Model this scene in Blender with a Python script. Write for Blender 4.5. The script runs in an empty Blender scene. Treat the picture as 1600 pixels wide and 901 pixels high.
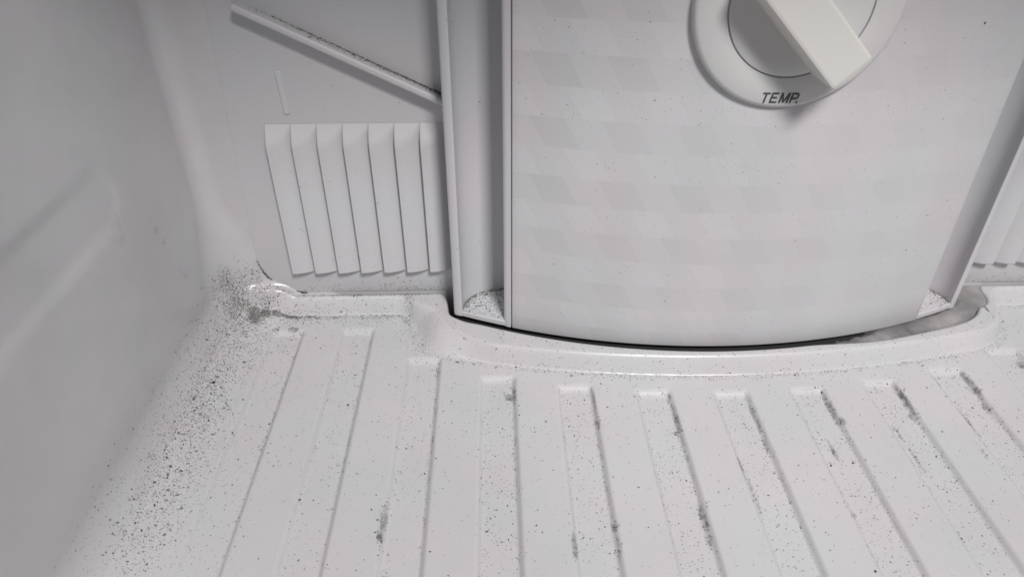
import bpy, bmesh, math, random
import numpy as np
from mathutils import Vector, Matrix
rad = math.radians
scene = bpy.context.scene
COL = scene.collection
RNG = np.random.default_rng(7)

# ------------------------------------------------------------------ camera, world, lamps, exposure
cd = bpy.data.cameras.new('camera'); cam = bpy.data.objects.new('camera', cd); COL.objects.link(cam)
cd.sensor_width = 36.0; cd.lens = 36.0 * 1100 / 1600
cam.location = (0, 0, 0.25); cam.rotation_euler = (rad(90 - 34.9), 0, rad(-1.45))
cd.clip_start = 0.01; cd.clip_end = 50
cd.dof.use_dof = True; cd.dof.focus_distance = 0.40; cd.dof.aperture_fstop = 20
scene.camera = cam

w = bpy.data.worlds.new('World'); scene.world = w; w.use_nodes = True
w.node_tree.nodes['Background'].inputs[0].default_value = (0.93, 0.95, 1.0, 1)
w.node_tree.nodes['Background'].inputs[1].default_value = 0.14

def lamp(name, loc, aim, size, power, color, sy=None):
    l = bpy.data.lights.new(name, 'AREA'); l.size = size; l.energy = power; l.color = color
    if sy: l.shape = 'RECTANGLE'; l.size_y = sy
    o = bpy.data.objects.new(name, l); COL.objects.link(o); o.location = loc
    o.rotation_euler = (Vector(aim) - Vector(loc)).to_track_quat('-Z', 'Y').to_euler()
    return o
lamp('ceiling_lamp', (0.35, -0.67, 1.25), (0.15, 0.26, 0.0), 0.30, 5.5, (1.0, 0.975, 0.965)).data.spread = rad(88)
scene.view_settings.view_transform = 'Standard'; scene.view_settings.look = 'None'
scene.view_settings.exposure = 0; scene.view_settings.gamma = 1

# ------------------------------------------------------------------ helpers
def tag(o, label=None, cat=None, group=None, kind=None):
    if label: o['label'] = label
    if cat: o['category'] = cat
    if group: o['group'] = group
    if kind: o['kind'] = kind
    return o
def empty(name, loc):
    o = bpy.data.objects.new(name, None); o.empty_display_size = 0.02; o.location = loc
    COL.objects.link(o); return o
def link(name, me, mat, parent=None):
    o = bpy.data.objects.new(name, me); COL.objects.link(o)
    if mat is not None and not me.materials: me.materials.append(mat)
    if parent is not None:
        o.parent = parent
        o.matrix_parent_inverse = parent.matrix_basis.inverted() if parent.parent is None else Matrix()
    return o
def finish(bm, angle=30, smooth=True):
    bmesh.ops.recalc_face_normals(bm, faces=bm.faces)
    me = bpy.data.meshes.new('mesh'); bm.to_mesh(me); bm.free()
    if smooth:
        me.shade_smooth(); me.set_sharp_from_angle(angle=rad(angle))
    return me
def grid_mesh(P, N=None, flip=False, attr=None):
    """P: (a,b,3) array of points -> quad mesh, N: normals of the same shape"""
    a, b = P.shape[:2]
    idx = np.arange(a * b).reshape(a, b)
    q = np.stack([idx[:-1, :-1], idx[1:, :-1], idx[1:, 1:], idx[:-1, 1:]], -1).reshape(-1, 4)
    if flip: q = q[:, ::-1]
    me = bpy.data.meshes.new('mesh')
    me.vertices.add(a * b); me.vertices.foreach_set('co', P.reshape(-1).astype(np.float32))
    n = len(q)
    me.loops.add(n * 4); me.loops.foreach_set('vertex_index', q.reshape(-1).astype(np.int32))
    me.polygons.add(n); me.polygons.foreach_set('loop_start', (np.arange(n) * 4).astype(np.int32))
    me.update(calc_edges=True); me.validate()
    me.shade_smooth()
    if N is not None:
        me.normals_split_custom_set_from_vertices(N.reshape(-1, 3).astype(np.float32))
    if attr is not None:
        at = me.attributes.new('stain', 'FLOAT', 'POINT'); at.data.foreach_set('value', attr.reshape(-1).astype(np.float32))
    return me
def sstep(e0, e1, x):
    t = np.clip((x - e0) / (e1 - e0), 0, 1); return t * t * (3 - 2 * t)

# ------------------------------------------------------------------ materials
def node_mat(name):
    m = bpy.data.materials.new(name); m.use_nodes = True
    nt = m.node_tree; bs = nt.nodes['Principled BSDF']
    return m, nt, bs
def noise(nt, scale, detail=3, rough=0.5, vec=None):
    n = nt.nodes.new('ShaderNodeTexNoise'); n.inputs['Scale'].default_value = scale
    n.inputs['Detail'].default_value = detail; n.inputs['Roughness'].default_value = rough
    if vec is not None: nt.links.new(vec, n.inputs['Vector'])
    return n
def ramp(nt, src, stops):
    r = nt.nodes.new('ShaderNodeValToRGB'); nt.links.new(src, r.inputs[0])
    while len(r.color_ramp.elements) < len(stops): r.color_ramp.elements.new(0.5)
    for e, (p, c) in zip(r.color_ramp.elements, stops):
        e.position = p; e.color = (c, c, c, 1) if isinstance(c, (int, float)) else tuple(c) + (1,)
    return r
def mixc(nt, fac, a, b, mode='MIX'):
    m = nt.nodes.new('ShaderNodeMix'); m.data_type = 'RGBA'; m.blend_type = mode
    def put(s, v):
        if hasattr(v, 'links') or hasattr(v, 'is_output'): nt.links.new(v, s)
        else: s.default_value = v
    put(m.inputs[0], fac); put(m.inputs[6], a); put(m.inputs[7], b)
    return m.outputs[2]
def math_n(nt, op, a, b=None, c=None):
    m = nt.nodes.new('ShaderNodeMath'); m.operation = op
    for i, v in enumerate((a, b, c)):
        if v is None: continue
        if isinstance(v, (int, float)): m.inputs[i].default_value = v
        else: nt.links.new(v, m.inputs[i])
    return m.outputs[0]

def plastic(name, base, rough=0.38, tint=0.03, bump=0.15, stained=False, print_pattern=False, film=0.0, coat=0.0):
    m, nt, bs = node_mat(name)
    tc = nt.nodes.new('ShaderNodeTexCoord').outputs['Object']
    warm = tuple(base[i] * (1 + tint * (0.9, -0.35, 0.0)[i]) for i in range(3)) + (1,)
    cool = tuple(base[i] * (1 + tint * (-0.9, 0.2, 0.1)[i]) for i in range(3)) + (1,)
    n1 = noise(nt, 22, 2, 0.5, tc)
    r1 = ramp(nt, n1.outputs[0], [(0.40, 0.0), (0.60, 1.0)])
    c = mixc(nt, r1.outputs[0], cool, warm)
    n2 = noise(nt, 9, 5, 0.6, tc)                       # faint film of dust wiped about
    r2 = ramp(nt, n2.outputs[0], [(0.35, 1.0), (0.75, 1.0 - 0.05 - film)])
    c = mixc(nt, 1.0, c, r2.outputs[0], 'MULTIPLY')
    ng = noise(nt, 2600, 2, 0.7, tc)                    # grain of the moulded skin
    rg = ramp(nt, ng.outputs[0], [(0.3, 0.93), (0.7, 1.0)])
    c = mixc(nt, 1.0, c, rg.outputs[0], 'MULTIPLY')
    if print_pattern:
        sx = nt.nodes.new('ShaderNodeSeparateXYZ'); nt.links.new(tc, sx.inputs[0])
        X, Z = sx.outputs[0], sx.outputs[2]
        vl = math_n(nt, 'FRACT', math_n(nt, 'DIVIDE', math_n(nt, 'SUBTRACT', 0.1616 + 0.285, Z), 0.0285))   # 0 at the top of each row
        row = math_n(nt, 'LESS_THAN', vl, 0.50)
        sh = math_n(nt, 'MULTIPLY', vl, 0.0157)
        u = math_n(nt, 'FRACT', math_n(nt, 'DIVIDE', math_n(nt, 'ADD', math_n(nt, 'SUBTRACT', math_n(nt, 'SUBTRACT', X, 0.0171), sh), 0.32), 0.0318))
        st = math_n(nt, 'LESS_THAN', u, 0.50)
        both = math_n(nt, 'MULTIPLY', row, st)
        lite = math_n(nt, 'MULTIPLY', math_n(nt, 'SUBTRACT', 1.0, row), math_n(nt, 'LESS_THAN', math_n(nt, 'FRACT', math_n(nt, 'ADD', u, 0.75)), 0.45))
        nf = noise(nt, 14, 3, 0.6, tc); fr = ramp(nt, nf.outputs[0], [(0.35, 0.6), (0.6, 1.0)])
        fx = nt.nodes.new('ShaderNodeMapRange'); nt.links.new(X, fx.inputs[0])
        fx.inputs[1].default_value = 0.03; fx.inputs[2].default_value = 0.19; fx.inputs[3].default_value = 1.0; fx.inputs[4].default_value = 0.4
        amp = math_n(nt, 'MULTIPLY', fr.outputs[0], fx.outputs[0])
        darkv = math_n(nt, 'SUBTRACT', 1.0, math_n(nt, 'MULTIPLY', math_n(nt, 'ADD', math_n(nt, 'MULTIPLY', both, 0.056), math_n(nt, 'MULTIPLY', row, 0.014)), amp))
        dv = math_n(nt, 'ADD', darkv, math_n(nt, 'MULTIPLY', math_n(nt, 'MULTIPLY', lite, 0.04), amp))
        comb = nt.nodes.new('ShaderNodeCombineColor')
        for i in range(3): nt.links.new(dv, comb.inputs[i])
        c = mixc(nt, 1.0, c, comb.outputs[0], 'MULTIPLY')
    if stained:
        at = nt.nodes.new('ShaderNodeAttribute'); at.attribute_name = 'stain'
        ns = noise(nt, 420, 4, 0.7, tc)
        k = math_n(nt, 'MULTIPLY', at.outputs['Fac'], math_n(nt, 'MULTIPLY', ns.outputs[0], 2.0))
        rs = ramp(nt, k, [(0.12, 0.0), (0.95, 0.88)])
        c = mixc(nt, rs.outputs[0], c, (0.10, 0.095, 0.09, 1))
        rr = math_n(nt, 'ADD', rough, math_n(nt, 'MULTIPLY', rs.outputs[0], 0.4)); nt.links.new(rr, bs.inputs['Roughness'])
    else:
        bs.inputs['Roughness'].default_value = rough
    nt.links.new(c, bs.inputs['Base Color'])
    if coat:
        bs.inputs['Coat Weight'].default_value = coat; bs.inputs['Coat Roughness'].default_value = 0.18
    nb = noise(nt, 1500, 2, 0.6, tc); nb2 = noise(nt, 60, 2, 0.5, tc)
    hs = math_n(nt, 'ADD', math_n(nt, 'MULTIPLY', nb.outputs[0], 0.03), nb2.outputs[0])
    bp = nt.nodes.new('ShaderNodeBump'); bp.inputs['Strength'].default_value = bump; bp.inputs['Distance'].default_value = 0.0012
    nt.links.new(hs, bp.inputs['Height']); nt.links.new(bp.outputs[0], bs.inputs['Normal'])
    return m

M_liner = plastic('liner_plastic', (0.605, 0.60, 0.610), 0.30, 0.018, 0.06, stained=True, film=0.03, coat=0.10)
M_wall = plastic('wall_plastic', (0.605, 0.60, 0.610), 0.24, 0.018, 0.05, stained=True, film=0.15, coat=0.12)
M_panel = plastic('panel_plastic', (0.595, 0.592, 0.605), 0.42, 0.018, 0.10)
M_cover = plastic('cover_plastic', (0.60, 0.598, 0.615), 0.42, 0.02, 0.08)
M_front = plastic('front_plastic', (0.585, 0.580, 0.592), 0.45, 0.02, 0.05, print_pattern=True, film=0.03, stained=True)
M_dial = plastic('dial_plastic', (0.62, 0.615, 0.61), 0.40, 0.02, 0.04)
M_grip = plastic('grip_plastic', (0.66, 0.652, 0.62), 0.42, 0.02, 0.04)
def flat(name, col, rough=0.8):
    m, nt, bs = node_mat(name); bs.inputs['Base Color'].default_value = col + (1,); bs.inputs['Roughness'].default_value = rough; return m
M_ink = flat('print_ink', (0.05, 0.055, 0.065), 0.5)
M_slit_shade = flat('slit_shade', (0.022, 0.022, 0.025), 0.9)  # near-black colour standing in for the unlit depth of the slit
M_speck, nt, bs = node_mat('mould')
at = nt.nodes.new('ShaderNodeAttribute'); at.attribute_name = 'shade'
r = ramp(nt, at.outputs['Fac'], [(0.0, (0.018, 0.018, 0.02)), (1.0, (0.40, 0.385, 0.38))]); nt.links.new(r.outputs[0], bs.inputs['Base Color'])
bs.inputs['Roughness'].default_value = 0.9
M_dep, nt, bs = node_mat('grimy_ice')
tc = nt.nodes.new('ShaderNodeTexCoord').outputs['Object']
n = noise(nt, 45, 4, 0.5, tc)
sx = nt.nodes.new('ShaderNodeSeparateXYZ'); nt.links.new(tc, sx.inputs[0])
mr = nt.nodes.new('ShaderNodeMapRange'); nt.links.new(sx.outputs[0], mr.inputs[0])
mr.inputs[1].default_value = 0.180; mr.inputs[2].default_value = 0.285; mr.inputs[3].default_value = -0.16; mr.inputs[4].default_value = 0.14
k = math_n(nt, 'ADD', n.outputs[0], mr.outputs[0])
r = ramp(nt, k, [(0.28, (0.10, 0.098, 0.102)), (0.5, (0.215, 0.208, 0.212)), (0.75, (0.36, 0.345, 0.34))]); nt.links.new(r.outputs[0], bs.inputs['Base Color'])
bs.inputs['Roughness'].default_value = 0.5
bp = nt.nodes.new('ShaderNodeBump'); bp.inputs['Strength'].default_value = 0.4; bp.inputs['Distance'].default_value = 0.001
nt.links.new(n.outputs[0], bp.inputs['Height']); nt.links.new(bp.outputs[0], bs.inputs['Normal'])

# ------------------------------------------------------------------ the moulded liner: floor, walls, step, grooves
RIB = ((0.254, 0.1162), (0.1, 0.1162)); RIBW = 0.0127   # shelf guide on the side walls: end of its axis and a point on it (y, z), half width
XW, XR, YB, ZT = -0.1585, 0.3959, 0.3425, 0.42
XC = 0.1187
R0 = 0.026
HS = 0.0100                                  # height of the step
PITCH = 0.0397

def ccol(dx):                                # front outline of the centre column
    return 0.287 + 0.34 - np.sqrt(0.34 ** 2 - dx ** 2)

def arc_base(dx):
    a = np.abs(dx)
    return 0.2755 + 0.61 - np.sqrt(0.61 ** 2 - np.minimum(a, 0.3) ** 2)
base_pts = [(-0.30, 0.3335), (-0.062, 0.3335), (-0.055, 0.3325), (-0.0510, 0.3290), (-0.0480, 0.321), (-0.0450, 0.310), (-0.0405, 0.3010), (-0.0340, 0.2955), (-0.0265, 0.2925)]
for dx in np.linspace(-0.13, 0.13, 27): base_pts.append((XC + dx, float(arc_base(dx))))
base_pts += [(2 * XC - x + 0.006 * float(sstep(0.29, 0.31, y)), y) for x, y in base_pts[8::-1]]
def chaikin(p, n=2):
    for _ in range(n):
        q = [p[0]]
        for a, b in zip(p[:-1], p[1:]):
            q += [(a[0] * .75 + b[0] * .25, a[1] * .75 + b[1] * .25), (a[0] * .25 + b[0] * .75, a[1] * .25 + b[1] * .75)]
        p = q + [p[-1]]
    return p
base_poly = np.array(chaikin(base_pts) + [(0.60, 0.45), (-0.40, 0.45)])
hole_left = [(-0.036, 0.40), (-0.0365, 0.3460), (-0.0340, 0.3425), (-0.0310, 0.3390), (-0.0290, 0.3330), (-0.0283, 0.3270), (-0.0275, 0.3205), (-0.0243, 0.3172), (-0.018, 0.3130)]
hole_mid = [(XC + dx, float(ccol(dx)) - 0.0013 - 0.0014 * (1 - (dx / 0.15) ** 2)) for dx in np.linspace(-0.128, 0.050, 24)]
hole_right = [(0.1860, 0.2890), (0.2010, 0.2898), (0.2157, 0.2927), (0.2300, 0.2963), (0.2450, 0.3003), (0.2590, 0.3048), (0.2680, 0.3095), (0.2735, 0.3145), (0.2760, 0.3185), (0.2800, 0.3203), (0.2850, 0.3245), (0.2868, 0.3300), (0.2872, 0.3360), (0.2900, 0.3420), (0.2960, 0.3440), (0.2960, 0.40)]
hole_poly = np.array(chaikin(hole_left + hole_mid + hole_right))

def sdf(poly, X, Y):
    """signed distance, positive inside"""
    shp = X.shape; x = X.ravel(); y = Y.ravel()
    d2 = np.full(x.shape, 1e9); ins = np.zeros(x.shape, bool)
    n = len(poly)
    for i in range(n):
        ax, ay = poly[i]; bx, by = poly[(i + 1) % n]
        ex, ey = bx - ax, by - ay
        t = np.clip(((x - ax) * ex + (y - ay) * ey) / (ex * ex + ey * ey), 0, 1)
        d2 = np.minimum(d2, (x - ax - t * ex) ** 2 + (y - ay - t * ey) ** 2)
        if abs(ey) > 1e-12:
            c = ((ay > y) != (by > y)) & (x < (bx - ax) * (y - ay) / ey + ax); ins ^= c
    return (np.where(ins, 1, -1) * np.sqrt(d2)).reshape(shp)

GX = [XC + PITCH * k for k in range(-6, 7)]
def groove_end(x):
    a = abs(x - XC)
    if a > 0.185: return 0.3185
    return 0.2622 + 0.5 - math.sqrt(0.25 - a * a) + (0.004 if a > 0.15 else 0)
GE = [groove_end(x) for x in GX]
def H(X, Y):
    """height added to the plain moulding"""
    z = np.zeros_like(X)
    for gx, ge in zip(GX, GE):
        m = np.abs(X - gx) < 0.012
        if not m.any(): continue
        xs = np.abs(X[m] - gx); ys = Y[m]
        gy = sstep(ge + 0.0028, ge - 0.0024, ys) * sstep(0.02, 0.03, ys)
        z[m] -= 0.0024 * sstep(0.0100, 0.0070, xs) * gy
    near = Y > 0.262
    if near.any():
        x = X[near]; y = Y[near]
        d = sdf(base_poly, x, y)
        wd = 0.0053 + 0.0105 * sstep(0.0, -0.03, x) * sstep(0.3325, 0.322, y)
        s = np.clip(d / wd, 0, 1); s = s * s / (s + 0.32) * 1.32; prof = 1 - (1 - s) ** 2.1
        zz = HS * prof
        dh = sdf(hole_poly, x, y)
        lip = 0.0018                                   # rounded lip, then the well
        t = np.clip((dh + lip) / lip, 0, 1)
        zz -= lip * (1 - np.sqrt(np.clip(1 - t * t, 0, 1)))
        zz -= 0.030 * sstep(0.0, 0.0012, dh)
        zz -= 0.014 * sstep(0.3400, 0.3406, y) * sstep(-0.100, -0.078, np.where(x < XC, x, 2 * XC - x))
        z[near] += zz
    return z
def rho(x):
    return 0.0006 + (R0 - 0.0006) * sstep(-0.1130, -0.1330, x)
def MAP(Q):
    x, y, z = Q[..., 0], Q[..., 1], Q[..., 2]
    xm = np.where(x < XC, x, 2 * XC - x)               # the right side mirrors the left
    xm = xm + (-0.0 )
    k_ = 1 - 0.58 * sstep(0.028, 0.080, z)
    r_ = rho(xm) * k_
    cx = np.clip(x, XW + R0 * k_, XR - R0 * k_); cy = np.minimum(y, YB - r_); cz = np.maximum(z, r_)
    v = np.stack([x - cx, y - cy, z - cz], -1)
    L = np.linalg.norm(v, axis=-1, keepdims=True); nrm = v / np.maximum(L, 1e-9)
    P = np.stack([cx, cy, cz], -1) + nrm * r_[..., None]
    N = -nrm
    e = 2e-4
    h = H(P[..., 0], P[..., 1])
    hx = (H(P[..., 0] + e, P[..., 1]) - H(P[..., 0] - e, P[..., 1])) / (2 * e)
    hy = (H(P[..., 0], P[..., 1] + e) - H(P[..., 0], P[..., 1] - e)) / (2 * e)
    zf = P[..., 2].copy()
    g = 1 - sstep(0, 0.022, zf) * (zf < 0.3) * np.maximum(sstep(-0.10, -0.12, xm), 0)
    P[..., 2] += h * g
    nz = np.maximum(N[..., 2], 0) * g
    N = np.stack([N[..., 0] - nz * hx, N[..., 1] - nz * hy, N[..., 2] + 0 * nz], -1)
    N /= np.maximum(np.linalg.norm(N, axis=-1, keepdims=True), 1e-9)
    return P, N

def grid_normals(P):
    da = np.gradient(P, axis=0); db = np.gradient(P, axis=1); N = np.cross(da, db)
    return N / np.maximum(np.linalg.norm(N, axis=-1, keepdims=True), 1e-12)
def vnoise(X, Y, s, seed):
    """cheap value noise on a lattice"""
    r = np.random.default_rng(seed); T = r.random((128, 128))
    x = X * s; y = Y * s; xi = np.floor(x).astype(int); yi = np.floor(y).astype(int)
    fx = x - xi; fy = y - yi; fx = fx * fx * (3 - 2 * fx); fy = fy * fy * (3 - 2 * fy)
    g = lambda a, b: T[a % 128, b % 128]
    return (g(xi, yi) * (1 - fx) + g(xi + 1, yi) * fx) * (1 - fy) + (g(xi, yi + 1) * (1 - fx) + g(xi + 1, yi + 1) * fx) * fy

# smudges of mould on the floor: x, y, half size across, half size along, strength
SMUDGE = [(-0.1405, 0.3285, .0036, .0050, 1.7), (-0.1345, 0.3305, .0035, .0022, 1.5), (-0.1290, 0.3315, .0030, .0018, 1.4), (-0.122, 0.3322, .0060, .0014, 1.5),
          (-0.112, 0.3322, .0050, .0012, 1.1), (-0.1345, 0.3370, .0020, .0022, .9), (-0.1350, 0.3430, .0028, .0022, 1.2), (-0.1285, 0.3440, .0060, .0016, .9), (-0.153, 0.3400, .0030, .0030, .7),
          (-0.147, 0.3380, .0022, .0022, .8), (-0.1172, 0.3205, .0036, .0018, 1.0), (-0.1275, 0.3205, .0022, .0016, .6),
          (0.0078, 0.265, .0012, .006, 1.0), (0.0052, 0.2640, .0022, .0026, 1.0), (-0.0325, 0.284, .0009, .0050, .8), (-0.0495, 0.1900, .0016, .0080, 1.0), (-0.0500, 0.181, .0014, .0030, 1.2),
          (0.0482, 0.256, .0011, .0110, .9), (0.0482, 0.2430, .0016, .0035, .9), (0.0300, 0.1750, .0017, .0070, 1.1), (0.0478, 0.184, .0020, .0024, .9), (0.0480, 0.174, .0012, .0060, .6),
          (0.0872, 0.2450, .0016, .0100, 1.0), (0.0862, 0.2370, .0030, .0018, .8), (0.0862, 0.188, .0020, .0080, 1.1), (0.0860, 0.178, .0020, .0040, .9),
          (0.1265, 0.245, .0014, .0120, .9), (0.1262, 0.228, .0014, .0040, .9), (0.1104, 0.215, .0012, .0060, 1.0), (0.1120, 0.200, .0012, .0120, .7),
          (0.1662, 0.251, .0018, .0110, 1.1), (0.1680, 0.241, .0024, .0022, .9), (0.1570, 0.2240, .0018, .0045, 1.1), (0.151, 0.19, .0015, .005, .4),
          (0.2062, 0.2560, .0018, .0120, 1.1), (0.2050, 0.245, .0026, .0030, .9), (0.1930, 0.2350, .0014, .0060, .7), (0.1935, 0.2180, .0013, .0070, .8),
          (0.2465, 0.2660, .0020, .0090, 1.1), (0.2450, 0.2500, .0024, .0040, .9), (0.2300, 0.2700, .0014, .0050, .9), (0.2310, 0.2400, .0014, .0080, .8), (0.2250, 0.2200, .0016, .0060, .4),
          (0.2830, 0.2820, .0038, .0030, 1.2), (0.2850, 0.2740, .0016, .0080, .9), (0.2795, 0.3180, .0012, .0050, 1.2)]
SMUDGE = [(x, y, a * (0.75 if x > 0.02 else 1), b * 1.1, k * (0.78 if x > 0.02 else 0.85)) for x, y, a, b, k in SMUDGE]
def stain(X, Y):
    s = np.zeros_like(X)
    for gx, ge in zip(GX, GE):                          # dirt caught along the edges of each groove
        for off, amp, wd in ((0.0080, 0.42, 0.0008), (-0.0080, 0.20, 0.0006)):
            n = vnoise(X + gx * 7, Y, 90, 3) * vnoise(X, Y + gx, 320, 5)
            s = np.maximum(s, amp * np.exp(-((X - gx - off) / wd) ** 2) * (Y < ge) * np.clip(n * 2.4 - 0.12, 0, 1.3) * (0.35 + 0.65 * sstep(0.16, 0.26, Y)))
    for x, y, a, b, k in SMUDGE:
        m = (np.abs(X - x) < 3 * a) & (np.abs(Y - y) < 3 * b)
        if m.any():
            q = ((X[m] - x) / a) ** 2 + ((Y[m] - y) / b) ** 2
            ed = 0.45 + 1.1 * vnoise(X[m], Y[m], 700, 11)
            s[m] = np.maximum(s[m], k * 0.72 * np.clip(1.35 - q ** 0.8, 0, 1) * ed)
    return s

def face_grid(A, B, kind):
    a, b = np.meshgrid(A, B, indexing='ij')
    if kind == 'floor': return np.stack([a, b, np.zeros_like(a)], -1)
    if kind == 'left': return np.stack([np.full_like(a, XW), a, b], -1)
    if kind == 'right': return np.stack([np.full_like(a, XR), a, b], -1)
    if kind == 'back': return np.stack([a, np.full_like(a, YB), b], -1)
YN = -0.02
ys = np.concatenate([np.arange(YN, 0.14, 0.004), np.arange(0.14, 0.245, 0.0011), np.arange(0.245, YB, 0.0006), [YB]])
xs = np.concatenate([np.arange(XW, XR - 0.04, 0.00055), np.linspace(XR - 0.04, XR, 30)])
Q = face_grid(xs, ys, 'floor'); P, N = MAP(Q)
floor = link('floor', grid_mesh(P, grid_normals(P), attr=stain(P[..., 0], P[..., 1])), M_liner); tag(floor, 'white plastic freezer floor with long grooves and a raised curved step', kind='structure')
zs = np.concatenate([np.linspace(0, 0.04, 80), np.linspace(0.045, ZT, 12)])
ysw = np.concatenate([np.linspace(YN, 0.26, 40), np.linspace(0.265, YB, 140)])
zs = np.concatenate([np.linspace(0, 0.04, 80), np.arange(0.0415, 0.24, 0.0018), np.linspace(0.25, ZT, 12)])
ysw = np.concatenate([np.arange(YN, 0.262, 0.0022), np.linspace(0.265, YB, 140)])
for kind, nm in (('left', 'wall_left'), ('right', 'wall_right')):
    Q = face_grid(ysw, zs, kind); P, N = MAP(Q)
    # shallow shelf guide moulded into the wall, open towards the door
    yy, zz = Q[..., 1], Q[..., 2]
    a0, a1 = np.array(RIB[0]), np.array(RIB[1]); dr = (a1 - a0) / np.linalg.norm(a1 - a0); nr = np.array([-dr[1], dr[0]])
    al = (yy - a0[0]) * dr[0] + (zz - a0[1]) * dr[1]; ac = (yy - a0[0]) * nr[0] + (zz - a0[1]) * nr[1]
    rd = np.hypot(np.maximum(-al, 0), ac)
    P[..., 0] += (-1 if kind == 'left' else 1) * 0.0013 * sstep(RIBW + 0.004, RIBW - 0.004, rd) * (0.35 + 0.65 * sstep(-0.012, 0.04, al))
    sm = np.exp(-((yy - 0.292 + (zz - 0.075) * 0.35) / 0.0035) ** 2) * sstep(0.035, 0.055, zz) * sstep(0.105, 0.09, zz)
    sm = np.maximum(sm, np.exp(-(((yy - 0.262) / 0.012) ** 2 + ((zz - 0.095) / 0.022) ** 2)) * 0.8)
    sm = sm * vnoise(yy, zz, 260, 77) * vnoise(yy, zz, 70, 78) * (0.5 if kind == 'left' else 0)
    wg = (1 - sstep(0.262, 0.285, yy) * sstep(0.026, 0.030, zz))[..., None]
    N = grid_normals(P) * (-1 if kind == 'right' else 1) * wg + N * (1 - wg)
    o = link(nm, grid_mesh(P, N, flip=(kind == 'right'), attr=sm), M_wall)
    tag(o, kind='structure')
xsb = np.concatenate([np.linspace(XW, -0.10, 90), np.linspace(-0.095, XR - 0.07, 40), np.linspace(XR - 0.065, XR, 60)])
P, N = MAP(face_grid(xsb, zs, 'back'))
o = link('wall_back', grid_mesh(P, grid_normals(P) * (1 - (wg := sstep(0.026, 0.030, P[..., 2])[..., None])) + N * wg, attr=P[..., 0] * 0), M_wall); tag(o, kind='structure')

bm = bmesh.new()
bmesh.ops.create_cube(bm, size=1.0)
for v in bm.verts: v.co = Vector((XC + v.co.x * (XR - XW), (0.085 + YB) / 2 + v.co.y * (YB - 0.085), 0.432 + v.co.z * 0.022))
bmesh.ops.bevel(bm, geom=[e for e in bm.edges if all(v.co.y < 0.1 for v in e.verts)], offset=0.006, segments=4, affect='EDGES')
o = link('shading_ceiling', finish(bm, 35), M_panel); tag(o, kind='structure')  # unseen slab, added with its front edge set to dim the upper column

# ------------------------------------------------------------------ rear panel with louvers, slanting ledge and raised mark
YP = 0.3420
panel = tag(empty('rear_panel', (0.12, YP, 0.0125)), 'white plastic rear panel with vertical louvers, standing behind the centre column', 'panel')
ZB = 0.0108
def panel_outline():
    pts = []
    def corner(cx, cz, r, a0, a1, n=14):
        for i in range(n + 1):
            a = rad(a0 + (a1 - a0) * i / n); pts.append((cx + r * math.cos(a), cz + r * math.sin(a)))
    pts.append((-0.1236, 0.412))
    pts.append((-0.1368, 0.045))
    corner(-0.1368 + 0.025, ZB + 0.025, 0.025, 188, 270)
    corner(2 * XC + 0.1368 - 0.025, ZB + 0.025, 0.025, 270, 352)
    pts.append((2 * XC + 0.1368, 0.045)); pts.append((2 * XC + 0.1236, 0.412))
    return pts
bm = bmesh.new()
ol = panel_outline()
vf = [bm.verts.new((x, YP, z)) for x, z in ol]; vb = [bm.verts.new((x, YP + 0.0022, z)) for x, z in ol]
bm.faces.new(vf); bm.faces.new(vb[::-1])
for i in range(len(ol)):
    j = (i + 1) % len(ol); bm.faces.new((vf[i], vf[j], vb[j], vb[i]))
bmesh.ops.recalc_face_normals(bm, faces=bm.faces)
fe = [e for e in bm.edges if e.verts[0] in vf and e.verts[1] in vf]
bmesh.ops.bevel(bm, geom=fe, offset=0.0004, segments=2, profile=0.5, affect='EDGES')
link('panel_sheet', finish(bm, 35), M_panel, panel)

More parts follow.
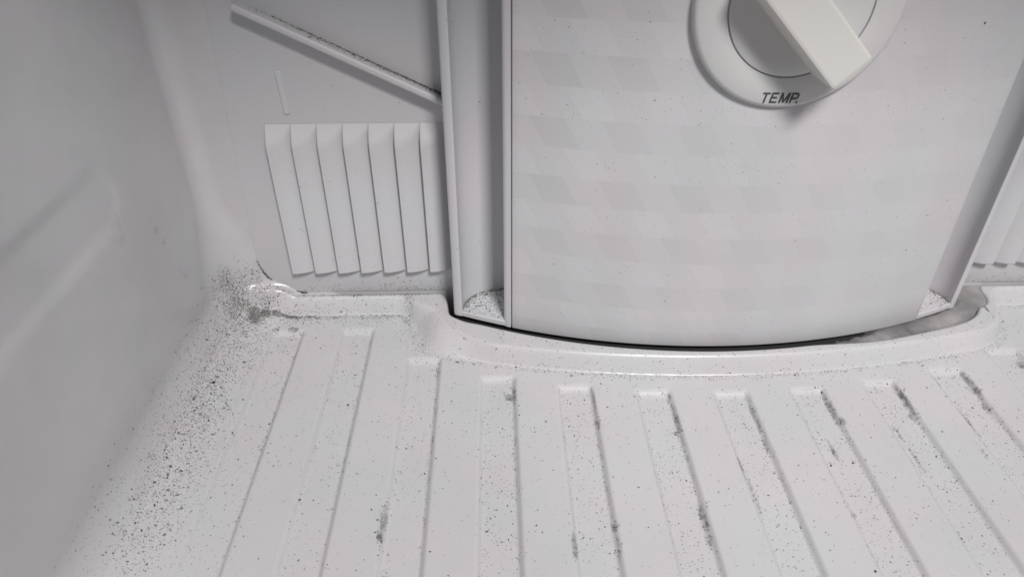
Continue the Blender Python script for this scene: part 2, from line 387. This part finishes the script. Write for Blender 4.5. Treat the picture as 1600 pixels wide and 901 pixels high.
LP, LW, LTOP, LBOT = 0.01305, 0.01305, 0.1146, 0.0262
def louver_mesh(mirror):
    ns, nz = 20, 70
    s = np.linspace(0, 1, ns); z = np.concatenate([np.linspace(LBOT, LBOT + 0.002, 8), np.linspace(LBOT + 0.0028, LTOP - 0.022, 16), np.linspace(LTOP - 0.021, LTOP, 30)])
    S, Z = np.meshgrid(s, z, indexing='ij')
    prof = 0.0047 * (1 - S ** 2.3) + 0.0004
    chamf = (LTOP - Z) * 0.52 + 0.0002
    k = 0.0007                                            # smooth minimum of slope and top chamfer
    h_ = np.clip(0.5 + 0.5 * (chamf - prof) / k / 2, 0, 1)
    p = chamf * (1 - h_) + prof * h_ - k * 2 * h_ * (1 - h_)
    rb = 0.0013
    tb = np.clip((LBOT + rb - Z) / rb, 0, 1); p = p - rb * (1 - np.sqrt(np.clip(1 - tb ** 2, 0, 1))) * np.clip(p / 0.004, 0, 1)
    p = np.maximum(p, 0.0001)
    p0 = p[0].copy()
    X = S * LW
    pts = np.stack([X, -p, Z], -1)
    # rounded lead edge and left side going back to the sheet
    side = np.stack([np.zeros_like(z), -np.maximum(p0 - 0.0005, 0), z], -1); side[:, 0] -= 0.0002
    back = np.stack([np.zeros_like(z) - 0.0002, np.full_like(z, 0.0004), z], -1)
    pts[0, :, 0] += 0.0002
    allp = np.concatenate([back[None], side[None], pts], 0)
    # bottom cap
    nb = np.array(allp[:, 0, :]); nb[:, 1] = 0.0004
    allp = np.concatenate([nb[:, None, :], allp], 1)
    if mirror: allp[..., 0] *= -1
    a, b = allp.shape[:2]
    bm = bmesh.new(); vs = [[bm.verts.new(allp[i, j]) for j in range(b)] for i in range(a)]
    for i in range(a - 1):
        for j in range(b - 1):
            f = (vs[i][j], vs[i + 1][j], vs[i + 1][j + 1], vs[i][j + 1]); bm.faces.new(f if not mirror else f[::-1])
    bmesh.ops.remove_doubles(bm, verts=bm.verts, dist=0.00003)
    me = bpy.data.meshes.new('louver'); bm.to_mesh(me); bm.free(); me.shade_smooth(); me.set_sharp_from_angle(angle=rad(50))
    return me
ML, MR = louver_mesh(False), louver_mesh(True)
for me in (ML, MR): me.materials.append(M_panel)
for i in range(7):
    o = link('louver', ML, None, panel); o.location = (-0.1166 + LP * i, YP, 0); 
for i in range(5):
    o = link('louver', MR, None, panel); o.location = (2 * XC + 0.1166 - LP * (6 - i), YP, 0)

def capsule_bar(name, p0, p1, th, depth, bev, mat, parent, round_ends=True, seg=10, taper=0.0):
    """a bar lying on the panel from p0 to p1 (x,z), thickness th, standing out by depth"""
    a = Vector((p0[0], 0, p0[1])); b = Vector((p1[0], 0, p1[1])); d = (b - a).normalized(); n = Vector((-d.z, 0, d.x))
    ol = []
    r = th / 2
    for i in range(seg + 1):
        t = rad(90 + 180 * i / seg); ol.append(a + d * (math.cos(t) * r) + n * (math.sin(t) * r))
    for i in range(seg + 1):
        t = rad(-90 + 180 * i / seg); ol.append(b + d * (math.cos(t) * r) + n * (math.sin(t) * r))
    bm = bmesh.new()
    bk = [bm.verts.new((p.x, YP + 0.0004, p.z)) for p in ol]; ft = [bm.verts.new((p.x, YP - depth, p.z)) for p in ol]
    bm.faces.new(ft); bm.faces.new(bk[::-1])
    for i in range(len(ol)):
        j = (i + 1) % len(ol); bm.faces.new((bk[i], bk[j], ft[j], ft[i]))
    bmesh.ops.recalc_face_normals(bm, faces=bm.faces)
    fe = [e for e in bm.edges if e.verts[0] in ft and e.verts[1] in ft]
    bmesh.ops.bevel(bm, geom=fe, offset=bev, segments=4, profile=0.5, affect='EDGES')
    return link(name, finish(bm, 40), mat, parent)
o = capsule_bar('ledge', (-0.1172, 0.1722), (-0.018, 0.1237), 0.0036, 0.0080, 0.0013, M_panel, panel)
o = capsule_bar('raised_mark', (-0.1048, 0.1400), (-0.1040, 0.1210), 0.0032, 0.0007, 0.0006, M_panel, panel)

# ------------------------------------------------------------------ the centre column
cover = tag(empty('duct_cover', (XC, 0.315, 0.0108)), 'white bowed centre column with side channels and a temperature dial on its front', 'duct cover')
ZC, ZL, ZH = 0.0105, 0.0138, 0.418
def yc(dx): return float(ccol(dx))
def channel(sgn):                       # plan of one side channel, from the rim to the plate
    pts = [(-0.1386, yc(0.1386) + 0.0006), (-0.1382, yc(0.1386) + 0.0030)]
    for i in range(1, 13):
        t = i / 12 * math.pi / 2
        pts.append((-0.1382 + 0.0250 * (1 - math.cos(t)) , yc(0.1386) + 0.0030 + 0.0165 * math.sin(t)))
    return pts
half = [(-0.1418, 0.350), (-0.1430, 0.330), (-0.1433, yc(0.1433) + 0.0012), (-0.1430, yc(0.1433) + 0.0003), (-0.1423, yc(0.1423) - 0.0001)]
half += [(-0.1395, yc(0.1395)), (-0.1389, yc(0.1389) + 0.0002)] + channel(-1)
half_r = half + [(-0.1131, 0.3395), (-0.1136, 0.322), (-0.1140, 0.312), (-0.1140, yc(0.114) + 0.0022)]
half += [(-0.1131, 0.3395), (-0.1136, 0.322), (-0.1150, 0.3092), (-0.1152, yc(0.115) + 0.0012), (-0.1146, yc(0.1146) + 0.0003), (-0.1138, yc(0.1138)), (-0.1116, yc(0.1114)), (-0.1113, yc(0.1113) + 0.0012)]
mid = [(dx, yc(dx) + 0.0022) for dx in np.linspace(-0.105, 0.105, 31)]
prof = half + [(-0.1110, yc(0.1110) + 0.0022)] + mid + [(0.1110, yc(0.1110) + 0.0022)] + [(-x, y) for x, y in half_r[::-1]]
bm = bmesh.new()
zl = [ZC, ZL, 0.03, 0.06, 0.10, 0.14, 0.18, 0.22, 0.30, ZH]
rows = [[bm.verts.new((XC + x, y, z)) for x, y in prof] for z in zl]
for a_, b_ in zip(rows[:-1], rows[1:]):
    for i in range(len(prof) - 1): bm.faces.new((a_[i], a_[i + 1], b_[i + 1], b_[i]))
    bm.faces.new((a_[-1], a_[0], b_[0], b_[-1]))
bm.faces.new(rows[-1]); bm.faces.new(rows[0][::-1])
link('housing', finish(bm, 32), M_cover, cover)
# shelf that closes the foot of each channel, its front edge following the bowed front
for sgn in (-1, 1):
    ch = channel(-1)
    back = ch[1:] + [(-0.1131, 0.3395)]
    front = [(dx, yc(dx) + 0.0003) for dx in np.linspace(-0.1392, -0.1124, 10)]
    bm = bmesh.new()
    n = 12
    def lerp(pl, t):
        seg = [math.dist(pl[i], pl[i + 1]) for i in range(len(pl) - 1)]; L = sum(seg) * t
        for i, s_ in enumerate(seg):
            if L <= s_ + 1e-12: k = L / s_; return (pl[i][0] + (pl[i + 1][0] - pl[i][0]) * k, pl[i][1] + (pl[i + 1][1] - pl[i][1]) * k)
            L -= s_
        return pl[-1]
    lo, top, bk = [], [], []
    G = []
    for i in range(n + 1):
        f = lerp(front, i / n); b = lerp(back, i / n)
        r0 = (f[0], f[1], ZC + 0.0002); r1 = (f[0], f[1], ZL - 0.0006); r2 = (f[0], f[1] + 0.0005, ZL)
        mids = [(f[0] + (b[0] - f[0]) * k, f[1] + 0.0005 + (b[1] - f[1] - 0.0005) * k, ZL + 0.0022 * max(0, (f[1] + (b[1] - f[1]) * k - f[1])) / 0.026) for k in np.linspace(0.15, 1, 6)]
        G.append([r0, r1, r2] + mids)
    vs = [[bm.verts.new((XC + (-sgn) * p[0], p[1], p[2])) for p in row] for row in G]
    for i in range(n):
        for j in range(len(vs[0]) - 1): bm.faces.new((vs[i][j], vs[i + 1][j], vs[i + 1][j + 1], vs[i][j + 1]))
    me = finish(bm, 35)
    # make certain the top faces look up
    o = link('channel_shelf', me, M_cover, cover)
# front plate
dxs = np.linspace(-0.1109, 0.1152, 62)
def plate_pts(off): return [(XC + dx, yc(dx) + off) for dx in dxs]
pf, pb = plate_pts(0.0), plate_pts(0.0019)
bm = bmesh.new()
zr = np.concatenate([[ZC - 0.0002], np.linspace(0.03, ZH, 14)])
F = [[bm.verts.new((x, y, z)) for x, y in pf] for z in zr]; Bk = [[bm.verts.new((x, y, z)) for x, y in pb] for z in zr]
for G_ in (F, Bk):
    for a_, b_ in zip(G_[:-1], G_[1:]):
        for i in range(len(pf) - 1): bm.faces.new((a_[i], a_[i + 1], b_[i + 1], b_[i]))
for k in (0, -1):
    for i in range(len(pf) - 1): bm.faces.new((F[k][i], F[k][i + 1], Bk[k][i + 1], Bk[k][i]))
for k in (0, -1):
    for a_ in range(len(zr) - 1): bm.faces.new((F[a_][k], F[a_ + 1][k], Bk[a_ + 1][k], Bk[a_][k]))
bmesh.ops.recalc_face_normals(bm, faces=bm.faces)
e_ = [e for e in bm.edges if len(e.link_faces) == 2 and e.calc_face_angle(0) > 1.0 and min(v.co.y - yc(v.co.x - XC) for v in e.verts) < 0.0005]
bmesh.ops.bevel(bm, geom=e_, offset=0.0004, segments=2, profile=0.5, affect='EDGES')
me = finish(bm, 30)
plate = link('front_plate', me, M_front, cover)
at = me.attributes.new('stain', 'FLOAT', 'POINT'); v = np.zeros(len(me.vertices) * 3); me.vertices.foreach_get('co', v); v = v.reshape(-1, 3)
at.data.foreach_set('value', np.zeros(len(v), np.float32))

# temperature dial
ZD = 0.1850; YD = 0.2872
dial = link('temperature_dial', bpy.data.meshes.new('dial'), None, cover)
def lathe(profile, n=96, XC=0.1200, ZD=0.1840):
    """profile: list of (r, y) ; axis along y at XC, ZD"""
    bm = bmesh.new(); rings = []
    for r_, y_ in profile:
        if r_ < 1e-6: rings.append([bm.verts.new((XC, y_, ZD))])
        else: rings.append([bm.verts.new((XC + r_ * math.cos(2 * math.pi * i / n), y_, ZD + r_ * math.sin(2 * math.pi * i / n))) for i in range(n)])
    for a_, b_ in zip(rings[:-1], rings[1:]):
        for i in range(n):
            j = (i + 1) % n
            if len(b_) == 1: bm.faces.new((a_[i], a_[j], b_[0]))
            else: bm.faces.new((a_[i], a_[j], b_[j], b_[i]))
    return finish(bm, 35)
bpy.data.objects.remove(dial)
dial = link('temperature_dial', lathe([(0.0420, YD + 0.0040), (0.0418, YD - 0.0015), (0.0412, YD - 0.0024), (0.0400, YD - 0.0031), (0.0298, YD - 0.0033), (0.0289, YD - 0.0031), (0.02875, YD - 0.0022), (0.02875, YD + 0.001)]), M_dial, cover)
link('disc', lathe([(0.0285, YD + 0.0005), (0.0285, YD - 0.0026), (0.0281, YD - 0.0032), (0.0262, YD - 0.0037), (0.022, YD - 0.0035), (0.012, YD - 0.0026), (0.0, YD - 0.0024)]), M_dial, dial)
# grip: a thick bar across the disc, turned to point down and to the right
bm = bmesh.new()
YG0, YG1 = YD - 0.0020, 0.2672
def bar_ring(y, hw, hl0, hl1, rc):
    out = []
    for cx, cz, a0 in ((hl1 - rc, hw - rc, 0), (-hl0 + rc, hw - rc, 90), (-hl0 + rc, -hw + rc, 180), (hl1 - rc, -hw + rc, 270)):
        for i in range(5):
            a = rad(a0 + 90 * i / 4); u_ = cx + rc * math.cos(a); v_ = cz + rc * math.sin(a)
            c_, s_ = math.cos(rad(-45)), math.sin(rad(-45))
            out.append(bm.verts.new((XC - 0.0006 + u_ * c_ - v_ * s_, y, ZD - 0.0024 + u_ * s_ + v_ * c_)))
    return out
rg = [bar_ring(YG0, 0.0098, 0.0275, 0.0288, 0.002), bar_ring(YG1 + 0.0012, 0.0088, 0.0280, 0.0295, 0.0016), bar_ring(YG1 + 0.0003, 0.0085, 0.0277, 0.0292, 0.0014), bar_ring(YG1, 0.0077, 0.0269, 0.0284, 0.001), bar_ring(YG1, 0.0072, 0.0264, 0.0279, 0.0008)]
for a_, b_ in zip(rg[:-1], rg[1:]):
    for i in range(20):
        j = (i + 1) % 20; bm.faces.new((a_[i], a_[j], b_[j], b_[i]))
bm.faces.new(rg[-1]); bm.faces.new(rg[0][::-1])
link('grip', finish(bm, 40), M_grip, dial)
# printed word
bm = bmesh.new()
def stroke(x0, z0, x1, z1, t, lift):
    d = Vector((x1 - x0, z1 - z0)); d.normalize(); n = Vector((-d.y, d.x)) * t / 2
    q = [(x0 - n.x, z0 - n.y), (x1 - n.x, z1 - n.y), (x1 + n.x, z1 + n.y), (x0 + n.x, z0 + n.y)]
    bm.faces.new([bm.verts.new((0.1110 + (px + 0.20 * pz) * 0.0044, YD - 0.00334 - lift * 4e-6, 0.1448 - 0.018 * px * 0.0044 + pz * 0.0044)) for px, pz in q])
W_ = 0.17; k_ = 0
def sk(*a):
    global k_
    k_ += 1; stroke(*a, W_, k_)
sk(0.0, .92, .72, .92); sk(.36, 0, .36, .9)                                             # T
sk(.95, 0, .95, 1); sk(.95, .92, 1.55, .92); sk(.95, .52, 1.48, .52); sk(.95, .08, 1.57, .08)   # E
sk(1.85, 0, 1.85, 1); sk(1.88, .98, 2.21, .05); sk(2.21, .05, 2.54, .98); sk(2.57, 0, 2.57, 1)  # M
sk(2.88, 0, 2.88, 1); sk(2.88, .92, 3.25, .92); sk(2.88, .44, 3.25, .44)                # P
pa = [(3.25 + .22 * math.cos(rad(a)), .68 + .24 * math.sin(rad(a))) for a in range(90, -91, -20)]
for (a, b), (c, d) in zip(pa[:-1], pa[1:]): sk(a, b, c, d)
sk(3.42, .09, 3.60, .09)                                                               # .
me = finish(bm, smooth=False)
link('lettering', me, M_ink, dial)

# dark strip painting the shade down in the slit under the column
bm = bmesh.new()
cols = np.linspace(-0.142, 0.142, 60); pr_ = []
for dx in cols:
    y0 = yc(dx) ; pr_.append([(XC + dx, y0 - 0.0022, 0.0050), (XC + dx, y0 - 0.0016, 0.0062), (XC + dx, y0 + 0.0010, 0.0070), (XC + dx, y0 + 0.006, 0.006), (XC + dx, y0 + 0.006, -0.01), (XC + dx, y0 - 0.0022, -0.01)])
vs = [[bm.verts.new(p) for p in row] for row in pr_]
for i in range(len(vs) - 1):
    for j in range(6): bm.faces.new((vs[i][j], vs[i + 1][j], vs[i + 1][(j + 1) % 6], vs[i][(j + 1) % 6]))
bm.faces.new(vs[0]); bm.faces.new(vs[-1][::-1])
shade_strip = link('slit_shade_strip', finish(bm, 40), M_slit_shade); tag(shade_strip, 'thin dark strip painted in for the shade in the slit under the centre column', 'shade_strip')
sb = bmesh.new()

# grimy ice / residue in the wide part of the gap on the right
gx_, gy_ = np.meshgrid(np.linspace(0.176, 0.300, 190), np.linspace(0.270, 0.345, 120), indexing='ij')
dcol = gy_ - ccol(np.clip(gx_ - XC, -0.16, 0.16))
Zd = 0.0048 + 0.0030 * vnoise(gx_, gy_, 60, 21) + 0.0014 * vnoise(gx_, gy_, 240, 22) + 0.0006 * vnoise(gx_, gy_, 800, 23)
Zd += 0.0028 * sstep(0.185, 0.225, gx_) * np.exp(-((dcol + 0.0015) / 0.004) ** 2)
Zd += 0.0022 * sstep(0.262, 0.285, gx_) * sstep(0.315, 0.335, gy_)
Zd -= 0.012 * sstep(0.184, 0.178, gx_)
ins = sdf(hole_poly, gx_, gy_)
Zd -= 0.03 * sstep(-0.0011, -0.0020, ins)
Zt = np.minimum(Zd, 0.0088)
dep = link('grimy_residue', grid_mesh(np.stack([gx_, gy_, Zt], -1)), M_dep); tag(dep, 'smooth grey grimy residue filling the gap at the right foot of the centre column', 'residue')

# ------------------------------------------------------------------ mould specks (uncountable)
def specks(name, P, N, R, shade, parent=None, stretch=None):
    """P,N (n,3), R radii: each speck is a low uneven seven-vertex dome"""
    n = len(P); K = 6
    N = N / np.linalg.norm(N, axis=1, keepdims=True)
    ref = np.where(np.abs(N[:, 2:3]) < 0.9, np.array([[0, 0, 1.0]]), np.array([[0, 1.0, 0]]))
    T = np.cross(ref, N); T /= np.linalg.norm(T, axis=1, keepdims=True); B = np.cross(N, T)
    a0 = RNG.random(n) * 6.28
    el = 1 + RNG.random(n) * 0.7
    ang = a0[:, None] + np.arange(K)[None] * (2 * math.pi / K)
    rr = R[:, None] * (0.65 + 0.6 * RNG.random((n, K)))
    ph = RNG.random(n) * 3.14
    if stretch is not None:
        el = stretch; ph = np.full(n, 0.0)
    lx = rr * np.cos(ang); ly = rr * np.sin(ang)
    # stretch along direction ph
    cu, su = np.cos(ph)[:, None], np.sin(ph)[:, None]
    a_ = (lx * cu + ly * su) ; b_ = (-lx * su + ly * cu) * el[:, None]
    lx = a_ * cu - b_ * su; ly = a_ * su + b_ * cu
    base = P + N * 0.00004
    ring = base[:, None] + T[:, None] * lx[..., None] + B[:, None] * ly[..., None]
    topv = base + N * (R * 0.28)[:, None]
    V = np.concatenate([ring, topv[:, None]], 1).reshape(-1, 3)
    o_ = (np.arange(n) * (K + 1))[:, None]
    tri = np.stack([np.arange(K), (np.arange(K) + 1) % K, np.full(K, K)], -1)
    Fc = (o_[:, :, None] + tri[None]).reshape(-1, 3)
    me = bpy.data.meshes.new('specks'); m_ = len(Fc)
    me.vertices.add(len(V)); me.vertices.foreach_set('co', V.reshape(-1).astype(np.float32))
    me.loops.add(m_ * 3); me.loops.foreach_set('vertex_index', Fc.reshape(-1).astype(np.int32))
    me.polygons.add(m_); me.polygons.foreach_set('loop_start', (np.arange(m_) * 3).astype(np.int32))
    me.update(calc_edges=True)
    at = me.attributes.new('shade', 'FLOAT', 'POINT'); at.data.foreach_set('value', np.repeat(shade, K + 1).astype(np.float32))
    o = link(name, me, M_speck, parent); tag(o, kind='stuff')
    return o

def floor_density(P):
    x, y, z = P[:, 0], P[:, 1], P[:, 2]
    far = sstep(0.15, 0.25, y)
    cl = vnoise(x, y, 55, 31) * 0.9 + vnoise(x, y, 170, 32) * 0.7
    D = 0.05 + 0.06 * far
    for gx, ge in zip(GX, GE):
        side = 1.0 if gx > -0.02 else 0.45
        ing = (np.abs(x - gx) < 0.0088) & (y < ge)
        D = D + ing * 0.26 * side
        D = D + (y < ge) * 0.75 * np.exp(-((x - gx - 0.0074) / 0.0011) ** 2) * (0.3 + 0.7 * far)
        D = D + (y < ge) * 0.25 * np.exp(-((x - gx + 0.0074) / 0.0010) ** 2)
        D = D + 0.25 * np.exp(-((y - ge) / 0.0015) ** 2) * (np.abs(x - gx) < 0.008)
    d = sdf(base_poly, x, y)
    D = D + np.exp(-((d + 0.0012) / 0.0022) ** 2) * np.where(x < -0.05, 6.0, 1.6)
    D = D + (d > 0.002) * 0.12
    D = D + 1.1 * np.exp(-((d + 0.004) / 0.006) ** 2) * sstep(-0.035, -0.07, x)
    # dark band where the straight step meets the bulge
    D = D + 13.0 * np.exp(-((x + 0.0520) / 0.0022) ** 2) * sstep(0.322, 0.328, y) * sstep(0.345, 0.338, y)
    D = D + 3.5 * np.exp(-((y - 0.3395) / 0.0012) ** 2) * (x < -0.04) * (x > -0.13)
    # curve between floor and left wall
    f = np.exp(-((x + 0.1435) / 0.0100) ** 2) * sstep(0.13, 0.20, y)
    D = D + 3.0 * f * (0.6 + 0.4 * sstep(0.19, 0.25, y))
    D = D + 0.6 * sstep(-0.105, -0.13, x) * sstep(0.27, 0.31, y)
    cr = np.exp(-(((x + 0.150) / 0.014) ** 2 + ((y - 0.335) / 0.016) ** 2)); D = D + 1.2 * cr
    D = D * sstep(0.040, 0.020, z)
    D = D * (0.45 + 0.7 * cl)
    dh = sdf(hole_poly, x, y); D = D * (dh < -0.0005)
    return D
NC = 420000
qx = RNG.uniform(XW, 0.335, NC); qy = RNG.uniform(0.13, YB, NC); q = np.stack([qx, qy, np.zeros(NC)], -1)
m2 = 40000                                              # candidates on the lower part of the left wall
ql = np.stack([np.full(m2, XW), RNG.uniform(0.14, YB, m2), RNG.uniform(0, 0.05, m2)], -1)
qb = np.stack([RNG.uniform(XW, -0.10, 9000), np.full(9000, YB), RNG.uniform(0, 0.06, 9000)], -1)
q = np.concatenate([q, ql, qb])
P, N = MAP(q[:, None, :]); P = P[:, 0]; N = N[:, 0]
D = floor_density(P)
hid = (P[:, 1] > YP - 0.0012) & (P[:, 0] > -0.136)
keep = (RNG.random(len(P)) < D * 0.24) & ~hid
P, N, D = P[keep], N[keep], D[keep]
R = 0.000120 * np.exp(RNG.normal(0, 0.48, len(P))); R = np.clip(R, 0.00006, 0.0006)
sh = np.clip(RNG.beta(1.1, 2.6, len(P)), 0, 1)
sh = np.where(P[:, 0] < -0.12, np.clip(sh + 0.12, 0, 1), sh)
big = RNG.random(len(P)) < 0.007; R[big] *= 1.9; sh[big] *= 0.5
# crowded, slightly larger specks over each smudge
PP, NN, RR, SS = [P], [N], [R], [sh]
for x, y, a, b, k in SMUDGE:
    n_ = int(10 + 3.2e6 * a * b * k)
    qq = np.stack([RNG.normal(x, a * 0.75, n_), RNG.normal(y, b * 0.75, n_), np.zeros(n_)], -1)
    p_, m_ = MAP(qq[:, None, :]); p_ = p_[:, 0]; m_ = m_[:, 0]
    ok = sdf(hole_poly, p_[:, 0], p_[:, 1]) < -0.0005
    PP.append(p_[ok]); NN.append(m_[ok]); c_ = ok.sum()
    RR.append(np.clip(0.00017 * np.exp(RNG.normal(0, 0.5, c_)), 0.00008, 0.0005)); SS.append(RNG.beta(1.2, 1.8, c_) * 0.85)
fs = specks('mould_specks', np.concatenate(PP), np.concatenate(NN), np.concatenate(RR), np.concatenate(SS))
tag(fs, 'black and grey mould specks scattered over the freezer floor and its grooves', 'mould')

# rear panel
pts, rr, ss = [], [], []
d_ = Vector((0.0992, 0, -0.0485)).normalized(); n_ = Vector((-d_.z, 0, d_.x))
P_, N_, R_, S_ = [], [], [], []
for i in range(2600):                                   # along the ledge, thicker to the right
    t = RNG.beta(2.0, 1.0); L = 0.110 * t
    up = 0.00182
    dpt = RNG.exponential(0.0012 if RNG.random() < 0.7 else 0.003)
    if dpt > 0.0064: continue
    p = Vector((-0.1172, YP - 0.00015 - dpt, 0.1722)) + d_ * L + n_ * (up)
    P_.append(p); N_.append(n_); R_.append(0.00017 * math.exp(RNG.normal(0, 0.45)) * (1.0 + 0.8 * (t > 0.7) * (dpt < 0.001))); S_.append(RNG.beta(1.2, 2.5))
for i in range(330):                                    # foot of the panel
    x = RNG.uniform(-0.125, -0.022) if RNG.random() < 0.6 else RNG.normal(-0.045, 0.012)
    z = ZB + 0.0006 + RNG.exponential(0.0035)
    if z > 0.0245 or x < -0.13 or x > -0.02: continue
    P_.append((x, YP, z)); N_.append((0, -1, 0)); R_.append(0.00016 * math.exp(RNG.normal(0, 0.4))); S_.append(RNG.beta(1.1, 2))
for i in range(80):
    x = RNG.uniform(0.262, 0.34); z = ZB + 0.0006 + RNG.exponential(0.003)
    P_.append((x, YP, z)); N_.append((0, -1, 0)); R_.append(0.00018 * math.exp(RNG.normal(0, 0.4))); S_.append(RNG.beta(1.1, 2))
for i in range(60):
    P_.append((RNG.uniform(-0.13, -0.03), YP, RNG.uniform(0.116, 0.2))); N_.append((0, -1, 0)); R_.append(0.00012 * math.exp(RNG.normal(0, 0.4))); S_.append(RNG.uniform(0.2, 0.8))
def louver_p(x):                                       # depth of the louver face at x
    s = ((x + 0.1166) % LP) / LW; return 0.0051 - 0.0047 * s ** 2.3
for i in range(130):
    x = RNG.uniform(-0.1160, -0.03); z = LBOT + 0.003 + RNG.random() ** 1.6 * 0.066
    P_.append((x, YP - louver_p(x) - 0.00002, z)); N_.append((0.4, -1, 0)); R_.append(0.00013 * math.exp(RNG.normal(0, 0.4))); S_.append(RNG.uniform(0.1, 0.8))
for i in range(420):                                    # dark specks painting the shaded gap round the lower left corner of the panel
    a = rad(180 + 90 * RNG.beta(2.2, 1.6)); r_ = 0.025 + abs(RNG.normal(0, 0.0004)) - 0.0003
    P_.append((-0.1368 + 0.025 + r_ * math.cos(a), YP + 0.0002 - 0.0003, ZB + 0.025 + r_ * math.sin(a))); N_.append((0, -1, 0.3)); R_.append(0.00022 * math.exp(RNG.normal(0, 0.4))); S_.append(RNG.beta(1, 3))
specks('mould_specks', np.array([tuple(p) for p in P_]), np.array([tuple(p) for p in N_]), np.array(R_), np.array(S_), panel)  # mould, plus the specks that paint the corner gap's shade

# centre column
P_, N_, R_, S_ = [], [], [], []
row0 = 0.1616
tries = 0
while len(P_) < 2300 and tries < 60000:                 # plate
    tries += 1
    dx = RNG.uniform(-0.110, 0.110); z = RNG.uniform(0.011, 0.20)
    fr = ((row0 - z) / 0.0285) % 1.0
    dd = (0.25 + 1.0 * (0.5 < fr)) * (0.3 + 1.3 * float(vnoise(np.array([dx]), np.array([z]), 45, 61)[0]) ** 2)
    if dx > 0: dd *= 0.8
    if (dx ** 2 + (z - ZD) ** 2) < 0.046 ** 2: continue
    if RNG.random() > dd: continue
    P_.append((XC + dx, yc(dx), z)); N_.append((dx / 0.34, -1, 0)); R_.append(0.000095 * math.exp(RNG.normal(0, 0.42)) * (2.2 if RNG.random() < 0.02 else 1)); S_.append(0.15 + 0.8 * RNG.beta(1.5, 1.4))
for px, pz in ((0.1560, 0.186), (0.204, 0.1730)):
    P_.append((px, yc(px - XC), pz)); N_.append((0, -1, 0)); R_.append(0.0006); S_.append(0.2)
for sgn, cnt in ((-1, 1500), (1, 900)):                 # shelves at the foot of the channels
    for i in range(cnt):
        t = RNG.random(); k = 1 - RNG.exponential(0.13) if RNG.random() < 0.62 else RNG.random()
        if k < 0.03: continue
        f = lerp(front, t); b = lerp(back, t)
        x = f[0] + (b[0] - f[0]) * k; y = f[1] + (b[1] - f[1]) * k
        z = ZL + 0.0022 * max(0, y - f[1]) / 0.026
        P_.append((XC - sgn * x, y, z)); N_.append((0, -0.2, 1)); R_.append(0.00016 * math.exp(RNG.normal(0, 0.4)) * (1.3 if k > .93 else 1)); S_.append(RNG.beta(1.1, 2.6))
for i in range(260):                                    # line of dirt in the crook beside the plate
    z = RNG.uniform(0.08, 0.17); P_.append((XC - 0.1131 + RNG.normal(0, 0.0002), 0.3365 + RNG.normal(0, 0.001), z)); N_.append((-1, -1, 0)); R_.append(0.00013); S_.append(0.2)
for i in range(160):
    z = RNG.uniform(0.016, 0.2); dx = RNG.uniform(-0.1425, -0.112)
    if -0.1385 < dx < -0.1145:
        t = math.acos(max(-1, min(1, 1 - (dx + 0.1382) / 0.0250))); y = yc(0.1386) + 0.003 + 0.0165 * math.sin(t) - 0.0001
    else: y = yc(dx)
    P_.append((XC + dx, y, z)); N_.append((0.3, -1, 0)); R_.append(0.00011 * math.exp(RNG.normal(0, 0.35))); S_.append(RNG.uniform(0.2, 0.9))
specks('mould_specks', np.array(P_), np.array(N_), np.array(R_), np.array(S_), cover)
print('verts', sum(len(m.vertices) for m in bpy.data.meshes))
